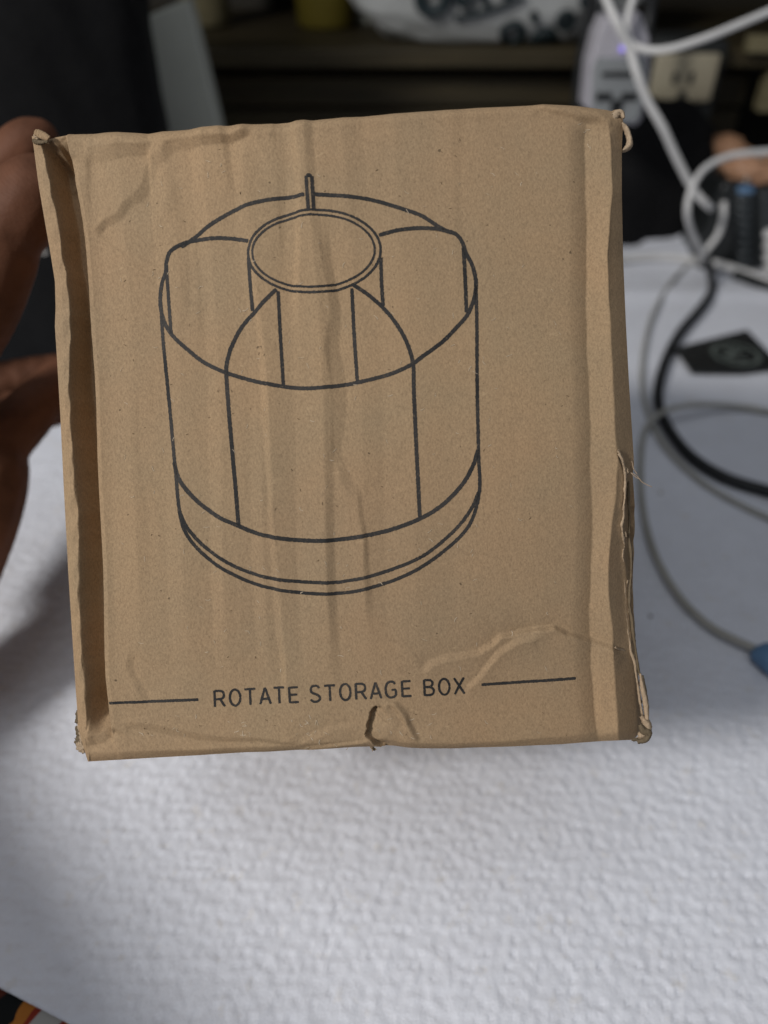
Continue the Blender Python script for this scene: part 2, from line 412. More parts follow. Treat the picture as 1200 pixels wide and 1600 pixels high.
# broad vertical facets where the corrugation has been bent
xq = X-(Y-600)*0.05+5*np.sin(Y/120.0)
kn = [60,120,168,205,250,276,318,338,384,402,446,454,500,514,560,592,640,700,770,850,930,1040]
hv = [0,0.05,-.08,.10,-.10,.06,-.10,.10,-.08,.07,-.12,-.15,.17,-.07,.07,-.06,.07,-.03,.04,-.02,0,0]
fz = np.interp(xq, kn, hv)
for _ in range(2): fz[:, 1:-1] = (fz[:, :-2]+2*fz[:, 1:-1]+fz[:, 2:])*0.25
H += 4.0*fz*(0.72+0.28*np.sin(Y/170.0+X/260.0))*sst(1120, 900, Y)
# vertical creases down the panel
crease([(448,185),(458,260),(461,330),(459,430),(455,520)], -0.20, 9, 26, 30, (5, 90), 1.0, 1)
crease([(384,330),(391,430),(402,525),(407,620),(415,720),(418,800),(424,900),(430,980),(440,1060),(446,1110)], -0.22, 8, 34, 40, (80, 60), 1.2, 2)
crease([(497,330),(503,400),(513,480),(510,540),(517,620),(520,690),(527,740),(541,775),(551,800)], 0.22, 17, 40, 34, (60, 40), 2.0, 3)
crease([(552,760),(560,780),(566,850),(569,910),(573,990)], 0.12, 9, 20, 30, (20, 60), 1.5, 4)
crease([(340,190),(352,260),(362,340)], 0.10, 10, 30, 40, (5, 60), 1.2, 5)
crease([(262,260),(272,330),(280,420),(284,520)], 0.10, 12, 26, 30, (40, 80), 1.2, 6)
crease([(300,350),(308,450),(312,560)], 0.07, 12, 22, 30, (60, 80), 1.2, 7)
crease([(425,185),(432,260),(436,330),(440,420)], 0.10, 12, 22, 18, (5, 60), 1.2, 8)
crease([(705,165),(708,260),(712,380),(716,520)], 0.07, 14, 40, 60, (5, 140), 1.2, 9)
crease([(200,560),(206,700),(215,850),(222,980)], 0.07, 14, 30, 60, (90, 140), 1.5, 10)
crease([(206,1010),(196,1040),(214,1075),(230,1110)], 0.14, 12, 22, 34, (20, 30), 1.5, 11)
# upper left fold
crease([(395,193),(372,205),(330,213),(300,214),(262,219),(240,236),(224,262),(219,283),(208,303),(192,314),(180,334),(160,344),(142,366)], 0.30, 13, 24, 30, (25, 18), 1.2, 12)
crease([(236,222),(200,224),(160,226),(128,228)], 0.45, 18, 10, 30, (14, 12), 1.0, 13)
crease([(262,280),(256,310),(240,350),(226,400)], 0.09, 14, 24, 34, (20, 40), 1.5, 14)
# lower right buckle
crease([(985,1022),(958,1006),(930,1000),(905,992),(880,982),(862,977),(835,983),(805,986),(780,993),(752,1012),(728,1020),(700,1022),(672,1032),(652,1050)], -0.36, 7, 20, 16, (25, 20), 1.4, 15)
crease([(845,985),(800,1000),(772,1022),(752,1046),(735,1064),(720,1090)], -0.22, 8, 16, 14, (20, 30), 1.4, 16)
crease([(930,1000),(926,1040),(934,1100),(938,1160)], -0.12, 10, 20, 30, (20, 10), 1.0, 17)
# soft crumple near bottom edge
crease([(480,1160),(420,1153),(350,1150),(290,1140),(240,1132),(190,1128)], 0.16, 9, 18, 14, (30, 20), 1.4, 18)
crease([(575,1160),(540,1163),(500,1170),(460,1178)], -0.18, 7, 12, 12, (10, 20), 1.4, 19)
crease([(560,1130),(520,1133),(480,1150),(455,1165)], -0.12, 8, 14, 14, (20, 20), 1.4, 20)
for k in range(26):     # short random wrinkles
    px, py = RNG.uniform(180, 890), RNG.uniform(215, 1150)
    a = RNG.normal(math.pi/2, 0.5); l = RNG.uniform(30, 110)
    crease([(px, py), (px+0.5*l*math.cos(a)+RNG.normal(0, 6), py+0.5*l*math.sin(a)), (px+l*math.cos(a), py+l*math.sin(a))],
           RNG.uniform(-0.03, 0.03), RNG.uniform(6, 14), 18, 20, (l*0.45, l*0.45), 1.2, 100+k)
# bottom tear
TEAR = wobble([(597,1100),(586,1104),(577,1114),(573,1124),(574,1136),(571,1146),(577,1157),(585,1166),(594,1173),(600,1180)], 2.2, 21, 3)
sd, arc, L = pdist(TEAR, X, Y)
push = np.where(sd > 0, np.exp(-np.maximum(sd, 0)/18), 0)*sst(-1, 5, sd)*sst(46, 22, sd)
H -= 2.6*push*sst(1, 12, arc)
H += 0.3*np.exp(np.minimum(sd, 0)/14)*(sd <= 0)*(sd > -40)*sst(0, 30, arc)
crease([(596,1098),(612,1101),(626,1113),(637,1132),(646,1152),(656,1166)], 0.22, 6, 5, 12, (12, 22), 1.0, 22)
crease([(604,1100),(618,1112),(628,1128),(636,1140)], -0.16, 4, 5, 6, (10, 12), 0.8, 23)
# right-hand fold: valley, bright strip, ridge, then away to the side
val = ip([(917,175),(916,300),(917,420),(920,520),(922,620),(924,740),(930,800),(928,860),(922,950),(924,1010),(930,1080),(938,1160)])
rid = ip([(952,175),(955,230),(957,300),(951,400),(952,460),(956,540),(962,620),(964,690),(966,720),(962,780),(955,850),(952,920),(957,980),(960,1040),(966,1100),(969,1160)])
v_ = val(Y)+1.5*np.sin(Y/47.0)+0.5*np.sin(Y/13.0); q_ = rid(Y)+1.2*np.sin(Y/39.0+1)+0.4*np.sin(Y/11.0)
fadeT = sst(178, 215, Y)
rise = np.where(X < v_-30, 0, np.where(X < v_, -1.2*np.clip((X-v_+30)/30, 0, 1)**1.6, -1.2+2.25*np.clip((X-v_)/(q_-v_), 0, 1)))
rise = np.where(X > q_, 1.05-(X-q_)*PXM*0.95-((X-q_)/26)**2*0.6, rise)
H += rise*fadeT - (1-fadeT)*np.maximum(0, (X-940)/35)**2*1.2
# torn liner on the right edge
TL = [(962,706),(968,720),(974,734),(977,746),(976,770),(974,792),(976,804),(973,824),(975,838),(979,850),(977,866),(980,890),(982,920),(983,950),(986,985),(991,1015),(998,1045),(1003,1075),(1008,1105),(1011,1128)]
TLw = wobble(TL, 0.9, 31, 4)
sd, arc, L = pdist(TLw, X, Y)
H -= 2.6*sst(0, 3.5, sd)*sst(24, 12, sd)*sst(0, 40, arc)*sst(0, 10, L-arc)
H += 0.5*np.exp(-(np.abs(sd)/5)**2)*(sd < 1)*sst(0, 30, arc)
# left crushed groove
gl = xs(Y)+1.3*np.sin(Y/41.0)+0.5*np.sin(Y/14.0+1)+0.3*np.sin(Y/5.5); gp = xp(Y)+1.0*np.sin(Y/43.0)
e = np.clip((X-gl)/np.maximum(gp-gl, 1), 0, 1.4)
dep = (10.5-1.5*sst(560, 800, Y))*sst(208, 255, Y)*sst(1166, 1105, Y)*(0.88+0.12*np.sin(Y/90))
gro = np.where(X < gl, 0, np.where(X < gp-2, -dep*sst(0, 1, np.minimum(1, (X-gl)/(12.0+12*sst(560, 760, Y))))**0.8, -dep*(1-sst(gp-2, gp+4, X))))
H += gro
strip = X < gl
H += np.where(strip, -1.1*(1-sst(0, 0.55, (X-xl(Y))/np.maximum(gl-xl(Y), 1)))+0.12*np.sin(Y/23)+0.15*np.sin(Y/9.0+X/7), 0)
H += 0.35*np.exp(-np.abs(X-gp-10)/10)*(X > gp+3)*sst(220, 300, Y)      # rolled lip of the panel
crease([(78,212),(86,228),(94,252),(100,285)], 0.5, 8, 8, 10, (6, 12), 1.0, 33)
crease([(97,208),(101,225),(103,250)], -0.35, 5, 8, 8, (4, 10), 0.8, 34)
crease([(172,1130),(158,1146),(145,1150),(130,1148)], 0.5, 12, 10, 14, (8, 10), 1.0, 35)
# rounding at top and bottom edges
H -= 1.3*np.maximum(0, 1-(Y-yt(X))/13.0)**2
H -= 1.7*np.maximum(0, 1-(yb(X)-Y)/16.0)**2
H += 0.16*np.exp(-((Y-yt(X)-16)/7.0)**2)
crease([(960,192),(940,186),(915,184),(890,178),(860,172),(830,166)], 0.22, 6, 8, 8, (6, 20), 1.2, 36)
# soft flutter just above bottom edge on both sides
H += 0.12*np.sin(X/21.0+np.sin(X/57))*np.exp(-((yb(X)-Y)/26.0)**2)

U_, V_ = bowed(*face_uv(X, Y), X)
# the measured outline belongs to the receding rim itself, so widen it for its set-back
cl_ = MB.inverted() @ CP; rim = np.maximum(np.maximum(sst(930, 960, X), sst(24, 6, yb(X)-Y)), sst(16, 4, X-xl(Y)))
k_ = 1-np.clip(H, -4, 2)*0.001/cl_.z*rim
U_ = cl_.x+(U_-cl_.x)*k_; V_ = cl_.y+(V_-cl_.y)*k_
verts = np.stack([U_, V_, H*0.001], -1).reshape(-1, 3)
idx = np.arange(NX*NY).reshape(NY, NX)
faces = np.stack([idx[1:, :-1], idx[1:, 1:], idx[:-1, 1:], idx[:-1, :-1]], -1).reshape(-1, 4)
boxo = empty('cardboard_box'); boxo.matrix_world = MB
tag(boxo, 'battered brown cardboard box printed with a line drawing of a round organizer', 'box')
def fast_mesh(name, v, f, m, parent):
    me = bpy.data.meshes.new(name); me.from_pydata(v.tolist(), [], f.tolist()); me.update()
    me.polygons.foreach_set('use_smooth', [True]*len(me.polygons)); me.materials.append(m)
    o = bpy.data.objects.new(name, me); COL.objects.link(o); o.parent = parent; return o
fp = fast_mesh('front_panel', verts, faces, M_KRAFT, boxo)
def face_pt(x, y, lift=0.0):
    """points lying on the relief of the front panel"""
    x = np.asarray(x, float); y = np.asarray(y, float)
    s = np.interp(np.clip((x-xl(y))/(xr(y)-xl(y)), 0, 0.99999), SA, np.arange(NX)); t = np.clip((y-yt(x))/(yb(x)-yt(x)), 0, 0.99999)*(NY-1)
    i = s.astype(int); j = t.astype(int); a = s-i; b = t-j
    h = H[j, i]*(1-a)*(1-b)+H[j, i+1]*a*(1-b)+H[j+1, i]*(1-a)*b+H[j+1, i+1]*a*b
    u, v = bowed(*face_uv(x, y), x)
    return np.stack([u, v, h*0.001+lift], -1)
# remaining panels run back from the border of the face
DEP = 0.132
def skirt(name, border, seed, inset):
    r = np.random.default_rng(seed); P = verts[border]; n = len(P); rows = [P]
    c = verts.mean(0)
    for k, dz in enumerate([0.0006, 0.0016, 0.004, 0.012, 0.04, 0.08, DEP]):
        q = P.copy(); q[:, 2] = np.minimum(P[:, 2], 0.0005)*(1-min(1, dz/0.02))-dz
        f_ = 0.0006*min(1, dz/0.002)*inset+0.0006*np.sin(np.arange(n)/17.0+k)*(k > 2)
        d = q[:, :2]-c[:2]; d = d/np.linalg.norm(d, axis=1)[:, None]
        q[:, :2] -= d*(f_ if np.ndim(f_) else f_)[..., None] if np.ndim(f_) else d*f_
        rows.append(q)
    v = np.concatenate(rows); ii = np.arange(len(v)).reshape(len(rows), n)
    f = np.stack([ii[:-1, :-1], ii[:-1, 1:], ii[1:, 1:], ii[1:, :-1]], -1).reshape(-1, 4)
    fast_mesh(name, v, f, M_KRAFT, boxo)
    return rows[-1]
b_top = skirt('top_panel', idx[0, :], 1, 1); b_bot = skirt('bottom_panel', idx[-1, ::-1], 2, 1)
b_lef = skirt('side_panel', idx[::-1, 0], 3, 1); b_rig = skirt('side_panel', idx[:, -1], 4, 1)
ring = np.array([b_top[0], b_top[-1], b_bot[0], b_bot[-1]])
fast_mesh('back_panel', ring, np.array([[0, 3, 2, 1]]), M_KRAFT, boxo)

# ---- printed drawing: every stroke a thin film of ink following the relief
def resample(P, step):
    d = np.r_[0, np.cumsum(np.hypot(*np.diff(P, axis=0).T))]
    n = max(2, int(d[-1]/step)+1); q = np.linspace(0, d[-1], n)
    return np.stack([np.interp(q, d, P[:, 0]), np.interp(q, d, P[:, 1])], -1)
SEED = [500]
def stroke(pts, wd, name='printed_line', closed=False, n=10, smooth=True, rough=0.22, rows_only=False):
    P = catmull(pts, n, closed) if smooth else np.array(pts, float)
    if closed: P = np.vstack([P, P[:1]])
    P = resample(P, 1.6)
    tn = np.gradient(P, axis=0); tn /= np.maximum(np.linalg.norm(tn, axis=1), 1e-9)[:, None]
    nn = np.stack([-tn[:, 1], tn[:, 0]], -1)
    r = np.random.default_rng(SEED[0]); SEED[0] += 1; k = len(P)
    wl = wd/2+r.normal(0, rough, k); wr = wd/2+r.normal(0, rough, k)
    if not closed:
        for a in (wl, wr): a[0] *= 0.75; a[-1] *= 0.75
    cols = [P+nn*(wl*f)[:, None] if f > 0 else P+nn*(wr*f)[:, None] for f in (1, 0.5, 0, -0.5, -1)]
    if closed:
        for c in cols: c[-1] = c[0]
    v = np.concatenate([face_pt(c[:, 0], c[:, 1], 0.00007) for c in cols])
    ii = np.arange(5*k).reshape(5, k)
    f = np.stack([ii[:-1, :-1], ii[1:, :-1], ii[1:, 1:], ii[:-1, 1:]], -1).reshape(-1, 4)
    if rows_only: return v, f
    return fast_mesh(name, v, f, M_INK, boxo)
D = 6.2
stroke([(282,385),(300,372),(330,350),(375,325),(420,312),(476,305)], D)
stroke([(490,304),(540,307),(580,312),(630,327),(660,338),(690,357),(712,366),(722,378),(728,395),(738,415),(743.5,440),(741,465),(730,492),(710,515),(690,535),(660,557),(642,570),(610,584),(560,597),(520,604),(480,607),(442,604),(400,596),(355,583),(320,567),(295,548),(270,525),(257,505),(251,485),(249.5,465),(252,443),(258,425),(259.5,408),(265,393),(280,382),(300,375),(335,372),(365,373),(388,377)], D)
stroke([(259.5,418),(262,455),(267,521)], D*0.85)
stroke([(592,367),(620,360),(655,356.5),(685,358),(706,364)], D)
stroke([(724,386),(726.5,430),(729,488)], D*0.95)
stroke([(478.6,276),(480,300),(482,328)], 5.4); stroke([(487.5,276),(488.8,300),(490.5,328)], 5.6); stroke([(479.5,276.5),(483,275),(487,276.5)], 5.5)
def ell(cx, cy, a, b, rot, n=40):
    o = []
    for k in range(n):
        t = 2*math.pi*k/n; x = a*math.cos(t); y = b*math.sin(t)
        o.append((cx+x*math.cos(rot)-y*math.sin(rot), cy+x*math.sin(rot)+y*math.cos(rot)))
    return o
stroke(ell(491.2,393,103.5,64.5,-0.045), 4.0, closed=True, n=6); stroke(ell(490,392.5,95.5,56.5,-0.045), 3.6, closed=True, n=6)
stroke([(388,402),(390.5,440),(394.5,486)], D*0.9); stroke([(595,402),(596,440),(598.5,478)], D*0.9)
stroke([(432,452),(416,468),(400,486),(386,500),(373,518),(361,543),(354.5,566),(353.5,584),(357,640),(360.5,680),(364,720),(368.5,770),(372.5,821)], D)
stroke([(551,444),(575,460),(600,482),(622,510),(637,539),(645.5,570),(646.5,610),(650,690),(653,750),(656,808)], D)
stroke([(434.5,455),(438,520),(443,603)], D*0.85); stroke([(549.5,450),(553,520),(558,595)], D*0.9)
stroke([(250.5,475),(254,530),(261,600),(266,650),(271,705),(275,745),(279,788),(283,805),(295,828),(320,855),(350,876),(385,893),(425,904),(470,909),(520,910),(540,908),(580,900),(620,887),(660,869),(695,843),(720,818),(738,792),(748,768)], 5.4)
stroke([(743.5,445),(745,500),(745.5,600),(747,675),(747.8,715),(749.5,762),(742,800),(728,828),(700,856),(660,885),(620,905),(580,918),(540,926),(500,927.5),(450,924),(400,913),(365,898),(330,877),(302,850),(287,825),(280,798)], 5.4)
stroke([(272,722),(277,742),(287,760),(310,785),(340,807),(373,822),(400,833),(440,841.5),(490,845),(530,843),(570,837),(610,828),(655,811),(690,790),(720,760),(738,730),(747.5,702)], D+0.3)
stroke([(172,1097.5),(240,1095.5),(310,1093)], 4.4); stroke([(752,1069.5),(830,1065),(900,1060)], 4.6)
# lettering, drawn stroke by stroke
def arc_(cx, cy, rx, ry, a0, a1, n=14):
    return [(cx+rx*math.cos(math.radians(a0+(a1-a0)*k/n)), cy-ry*math.sin(math.radians(a0+(a1-a0)*k/n))) for k in range(n+1)]
GL = {
 'R': [[(-.42,-.5),(-.42,.5)], [(-.42,.46),(.0,.46)]+arc_(.02,.21,.34,-.25,-90,90)[0:0]+[(.2,.43),(.33,.34),(.36,.21),(.33,.08),(.2,-.01),(0,-.04),(-.42,-.04)], [(.02,-.04),(.42,-.5)]],
 'O': [[(.44*math.cos(a),.49*math.sin(a)) for a in np.linspace(0, 2*math.pi, 25)]],
 'T': [[(-.46,.46),(.46,.46)], [(0,.46),(0,-.5)]],
 'A': [[(-.45,-.5),(0,.5)], [(0,.5),(.45,-.5)], [(-.29,-.18),(.29,-.18)]],
 'E': [[(-.36,.5),(-.36,-.5)], [(-.36,.46),(.38,.46)], [(-.36,.01),(.30,.01)], [(-.36,-.46),(.40,-.46)]],
 'S': [[(.36,.33),(.24,.45),(0,.49),(-.25,.44),(-.36,.27),(-.30,.10),(-.08,0),(.18,-.08),(.37,-.22),(.34,-.38),(.16,-.48),(-.08,-.49),(-.28,-.44),(-.40,-.34)]],
 'G': [[(.38,.32),(.26,.45),(.03,.49),(-.24,.42),(-.41,.19),(-.43,-.08),(-.34,-.34),(-.14,-.48),(.10,-.49),(.30,-.43),(.41,-.34),(.41,0.0)], [(.06,-.02),(.44,-.02)]],
 'B': [[(-.38,-.5),(-.38,.5)], [(-.38,.46),(0,.46),(.2,.43),(.31,.32),(.31,.2),(.2,.08),(0,.03),(-.38,.03)], [(0,.03),(.24,-.02),(.38,-.14),(.38,-.31),(.25,-.43),(0,-.46),(-.38,-.46)]],
 'X': [[(-.42,.5),(.42,-.5)], [(-.42,-.5),(.42,.5)]],
}
txt = list(zip('ROTATESTORAGEBOX', [343,367,390.5,414,436,459,492.5,515.5,539.5,564,587,610.5,635,670,694,717.5]))
ang = math.radians(-3.05)
for ch, cx in txt:
    cy = 1091.5+(cx-343)*(-20.0/375); vs, fs, off = [], [], 0
    for st in GL[ch]:
        P = np.array(st); 
        if len(P) == 2: P = np.array([P[0]+(P[1]-P[0])*k/6 for k in range(7)])
        else: P = catmull(P, 4)
        lx = P[:, 0]*18.5; ly = -P[:, 1]*25.5
        Q = np.stack([cx+lx*math.cos(ang)-ly*math.sin(ang), cy+lx*math.sin(ang)+ly*math.cos(ang)], -1)
        v, f = stroke(Q, 3.7, smooth=False, rough=0.16, rows_only=True)
        v[:, 2] += 0.000004*len(vs)
        vs.append(v); fs.append(f+off); off += len(v)
    o_ = fast_mesh('printed_letter', np.concatenate(vs), np.concatenate(fs), M_INK, boxo)

# ---- torn edges
def fray(name, P, r0, z, m, seed, step=1.5, zj=0.12, parent=boxo):
    """ragged paper edge: an irregular rope of fibres along a line on the face"""
    P = resample(np.array(P, float), step); r = np.random.default_rng(seed); n = len(P)
    j = r.normal(0, 0.55, (n, 2)); P = P+j
    base = face_pt(P[:, 0], P[:, 1]); base[:, 2] += z*0.001+r.normal(0, zj, n)*0.001
    rad = np.abs(r.normal(r0, r0*0.3, n))*0.001+0.00008
    rad[0] = rad[-1] = 0.00005
    o = tube(name, [Vector(b) for b in base], list(rad), m, None, seg=7); o.parent = parent; return o
# loose fibres by the tear
for a in ([(983,737),(995,743),(1002,752),(1010,757),(1018,761)], [(988,720),(990,732),(995,741)], [(985,738),(994,746),(1000,749)]):
    P = catmull(a, 6); uv = np.stack(face_uv(P[:, 0], P[:, 1]), -1)
    o = tube('loose_fibre', [Vector((p[0], p[1], -0.0004+0.0008*k/len(uv))) for k, p in enumerate(uv)], 0.00009, M_TORN, None, seg=5); o.parent = boxo
# crumpled corner bits
def scrap(name, poly, z0, curl, m, seed, n=12, follow=False):
    """a small bent strip of liner paper: poly = centre line (px) with half widths"""
    P = catmull([(a, b) for a, b, _ in poly], n); Wd = np.interp(np.linspace(0, 1, len(P)), np.linspace(0, 1, len(poly)), [c for _, _, c in poly])
    tn = np.gradient(P, axis=0); tn /= np.linalg.norm(tn, axis=1)[:, None]; nn = np.stack([-tn[:, 1], tn[:, 0]], -1)
    r = np.random.default_rng(seed); rows = []
    K = 9
    for k in range(K):
        q = -1+2*k/(K-1); pp = P+nn*(Wd*q+r.normal(0, 0.22, len(P)))[:, None]
        u, v = face_uv(pp[:, 0], pp[:, 1])
        zb = np.clip(face_pt(P[:, 0], P[:, 1])[:, 2]*1000, -3.2, 2) if follow else 0
        z = zb+z0+curl*(1-q*q)+r.normal(0, 0.05, len(P))
        rows.append(np.stack([u, v, z*0.001], -1))
    v = np.concatenate(rows); L_ = len(P); ii = np.arange(len(v)).reshape(K, L_)
    f = np.stack([ii[:-1, :-1], ii[1:, :-1], ii[1:, 1:], ii[:-1, 1:]], -1).reshape(-1, 4)
    o = fast_mesh(name, v, f, m, boxo); md = o.modifiers.new('s', 'SOLIDIFY'); md.thickness = 0.00035; return o

def torn_strip(P, w0, w1, z, curl, m, seed):
    r = np.random.default_rng(seed); P = np.array(P, float)[::2]
    scrap('torn_edge', [(p[0]+r.normal(0, .5), p[1], r.uniform(w0, w1)) for p in P], z, curl, m, seed, 5, True)
torn_strip(TLw[1:]+np.array([-0.5, 0]), 1.3, 2.6, 0.25, 0.25, M_TORN, 41)
torn_strip(wobble([(988,752),(990,800),(988,840),(992,880),(989,930),(993,970),(1000,1020),(1006,1060)], 1.5, 42, 4), 1.2, 3.0, 0.1, 0.4, M_FLUTE, 43)
scrap('torn_edge', [(961,703,.6),(967,716,1.6),(973,727,2.4),(981,736,3.2),(988,741,1.2)], 0.2, 0.4, M_TORN, 44, 12, True)
torn_strip(TEAR[5:-6]+np.array([2.0, 0]), 0.5, 3.2, -0.1, 0.3, M_FLUTE, 45)
torn_strip(TEAR[1:-6]+np.array([-1.0, 0]), 0.3, 1.1, 0.05, 0.15, M_TORN, 46)
scrap('torn_edge', [(582,1108,1),(588,1103,2.2),(596,1100,2.6),(601,1102,1)], 0.5, 0.3, M_TORN, 147)
scrap('torn_edge', [(957,1009,.8),(966,1014,2),(974,1017,2.4),(983,1022,1.5)], 0.05, 0.3, M_TORN, 48, 12, True)
scrap('torn_flap', [(973,190,3.2),(980,197,4.8),(985,210,4.8),(986,222,5.6),(981,229,4.8),(974,234,1.6)], -1.2, 0.9, M_TORN, 51)
scrap('torn_flap', [(950,184,3.2),(956,186,6.4),(961,181,6.4),(965,176,4.8),(971,177,4.8),(974,186,2.4)], 0.1, 0.6, M_TORN, 52)
scrap('torn_flap', [(955,174,1.6),(964,172,4.0),(972,175,4.8),(975,182,3.2)], -0.9, 0.5, M_KRAFT, 53)
scrap('torn_flap', [(1003,1120,3.2),(1010,1128,6.4),(1014,1138,7.2),(1008,1148,8.0),(1000,1152,4.8)], -1.0, 0.9, M_TORN, 58)
scrap('torn_flap', [(1000,1132,3.2),(1006,1142,6.4),(1014,1146,5.6),(1009,1156,4.8),(996,1160,3.2)], -0.2, 0.6, M_FLUTE, 59)
scrap('torn_flap', [(1008,1060,3.2),(1012,1085,4.8),(1015,1110,4.8),(1016,1130,3.2)], -2.6, 0.3, M_FLUTE, 60)
scrap('torn_flap', [(1000,1052,1.6),(1004,1075,4.0),(1009,1100,4.5),(1011,1124,3.2)], 0.0, 0.5, M_TORN, 61)
scrap('torn_flap', [(54,206,4.8),(60,208,6.4),(68,212,6.4),(76,216,4.8)], -0.2, 0.4, M_KRAFT, 62)
scrap('torn_flap', [(51,219,3.2),(57,221,4.0),(64,222,3.2),(74,221,2.4)], -0.1, 0.3, M_FLUTE, 63)

def crumb(px, py, z, sx, sy, m, seed, rot=0.0):
    bm = bmesh.new(); bmesh.ops.create_icosphere(bm, subdivisions=4, radius=1.0)
    for v in bm.verts:
        d = 1+0.75*noise.noise(v.co*2.4+Vector((seed, seed*2.3, 0)))+0.35*noise.noise(v.co*6+Vector((seed*1.9, 0, seed)))
        v.co = Vector((v.co.x*sx, v.co.y*sy, v.co.z*0.9))*d*PXM*0.001
    bmesh.ops.rotate(bm, cent=(0, 0, 0), matrix=Matrix.Rotation(rot, 3, 'Z'), verts=bm.verts)
    o = from_bm('torn_fibre_clump', bm, m, boxo, True); u, v = face_uv(px, py); o.location = (u, v, z*0.001)
for c_ in [(121,1122,-1.5,6,14,M_FLUTE,1,-.2),(124,1130,-1.2,5,13,M_TORN,2,-.25),(121,1146,-1.4,6,10,M_FLUTE,17,.1),(122,1164,-1.4,7,11,M_FLUTE,3,.3),(125,1170,-1.0,6.5,9,M_TORN,4,.5),(126,1156,-1.2,5,10,M_TORN,5,.2),
           (1010,1142,-1.0,6,5,M_FLUTE,6,.4),(1004,1150,-.6,6,4,M_TORN,7,.6),(1008,1136,-.5,4,6,M_TORN,8,0),(996,1158,-1.2,6,2.5,M_FLUTE,9,.1),
           (964,180,-.3,6,4,M_TORN,10,.2),(971,184,-.7,4,5,M_TORN,11,0),(968,190,-.8,7,1.8,M_FLUTE,12,-.2),(956,183,.1,3,5,M_KRAFT,13,.3),
           (57,211,-.4,5,4,M_TORN,14,0),(55,221,-.6,3.5,3,M_FLUTE,15,0),(66,220,-.5,7,2.2,M_TORN,16,.1)]: crumb(*c_)

rr = np.random.default_rng(77)
for q_ in TEAR[5:-5:2]:                 # crushed fluting showing inside the bottom tear
    crumb(q_[0]+rr.uniform(0.5, 3.5), q_[1]+rr.uniform(-2, 2), rr.uniform(0.6, 2.2), rr.uniform(1.0, 2.2), rr.uniform(1.6, 3.4), (M_FLUTE, M_FLUTE, M_TORN)[rr.integers(3)], float(rr.uniform(20, 60)), rr.uniform(-.6, .6))
for q_ in TLw[8::3]:                    # and along the right-hand tear
    zz_ = float(np.clip(face_pt(np.array([q_[0]]), np.array([q_[1]]))[0, 2]*1000, -3, 2))
    crumb(q_[0]+rr.uniform(-.5, 5), q_[1]+rr.uniform(-3, 3), zz_+rr.uniform(-.9, .1), rr.uniform(.7, 1.6), rr.uniform(2.0, 5.0), (M_FLUTE, M_TORN)[rr.integers(2)], float(rr.uniform(20, 60)), rr.uniform(-.4, .4))
# loose surface fibres and scuffs of the kraft paper
M_PALE = speck('pale_paper_fibre', (0.47, 0.37, 0.25), (0.58, 0.48, 0.36), 300, 0.8, 0.15)
M_DARKF = speck('dark_paper_fibre', (0.10, 0.066, 0.035), (0.17, 0.115, 0.065), 300, 0.8, 0.15)
def fibres(name, m, n, wr, lr, boxes):
    vs, fs, off = [], [], 0
    for i in range(n):
        x0, x1, y0, y1 = boxes[i % len(boxes)]
        px, py = rr.uniform(x0, x1), rr.uniform(y0, y1); a = rr.uniform(0, math.pi); l = rr.uniform(*lr); b = a+rr.normal(0, .5)
        P = catmull([(px, py), (px+.5*l*math.cos(a), py+.5*l*math.sin(a)), (px+.5*l*(math.cos(a)+math.cos(b)), py+.5*l*(math.sin(a)+math.sin(b)))], 4)
        v, f = stroke(P, rr.uniform(*wr), smooth=False, rough=.12, rows_only=True)
        v[:, 2] += 0.00004; vs.append(v); fs.append(f+off); off += len(v)
    tag(fast_mesh(name, np.concatenate(vs), np.concatenate(fs), m, boxo), kind='stuff')
whole = (185, 895, 215, 1150)
whole_ = [(185, 895, 215, 1052)]*6+[(185, 895, 1112, 1150)]
fibres('paper_fibres', M_PALE, 200, (.5, 0.9), (4, 10), whole_)
fibres('paper_specks', M_DARKF, 110, (.5, 1.1), (1.5, 5), whole_)
fibres('scuff_marks', M_PALE, 26, (.6, 1.2), (4, 10), [(468, 498, 1112, 1146), (372, 386, 1130, 1150), (470, 545, 1150, 1172), (905, 925, 190, 240), (600, 650, 1102, 1160)])

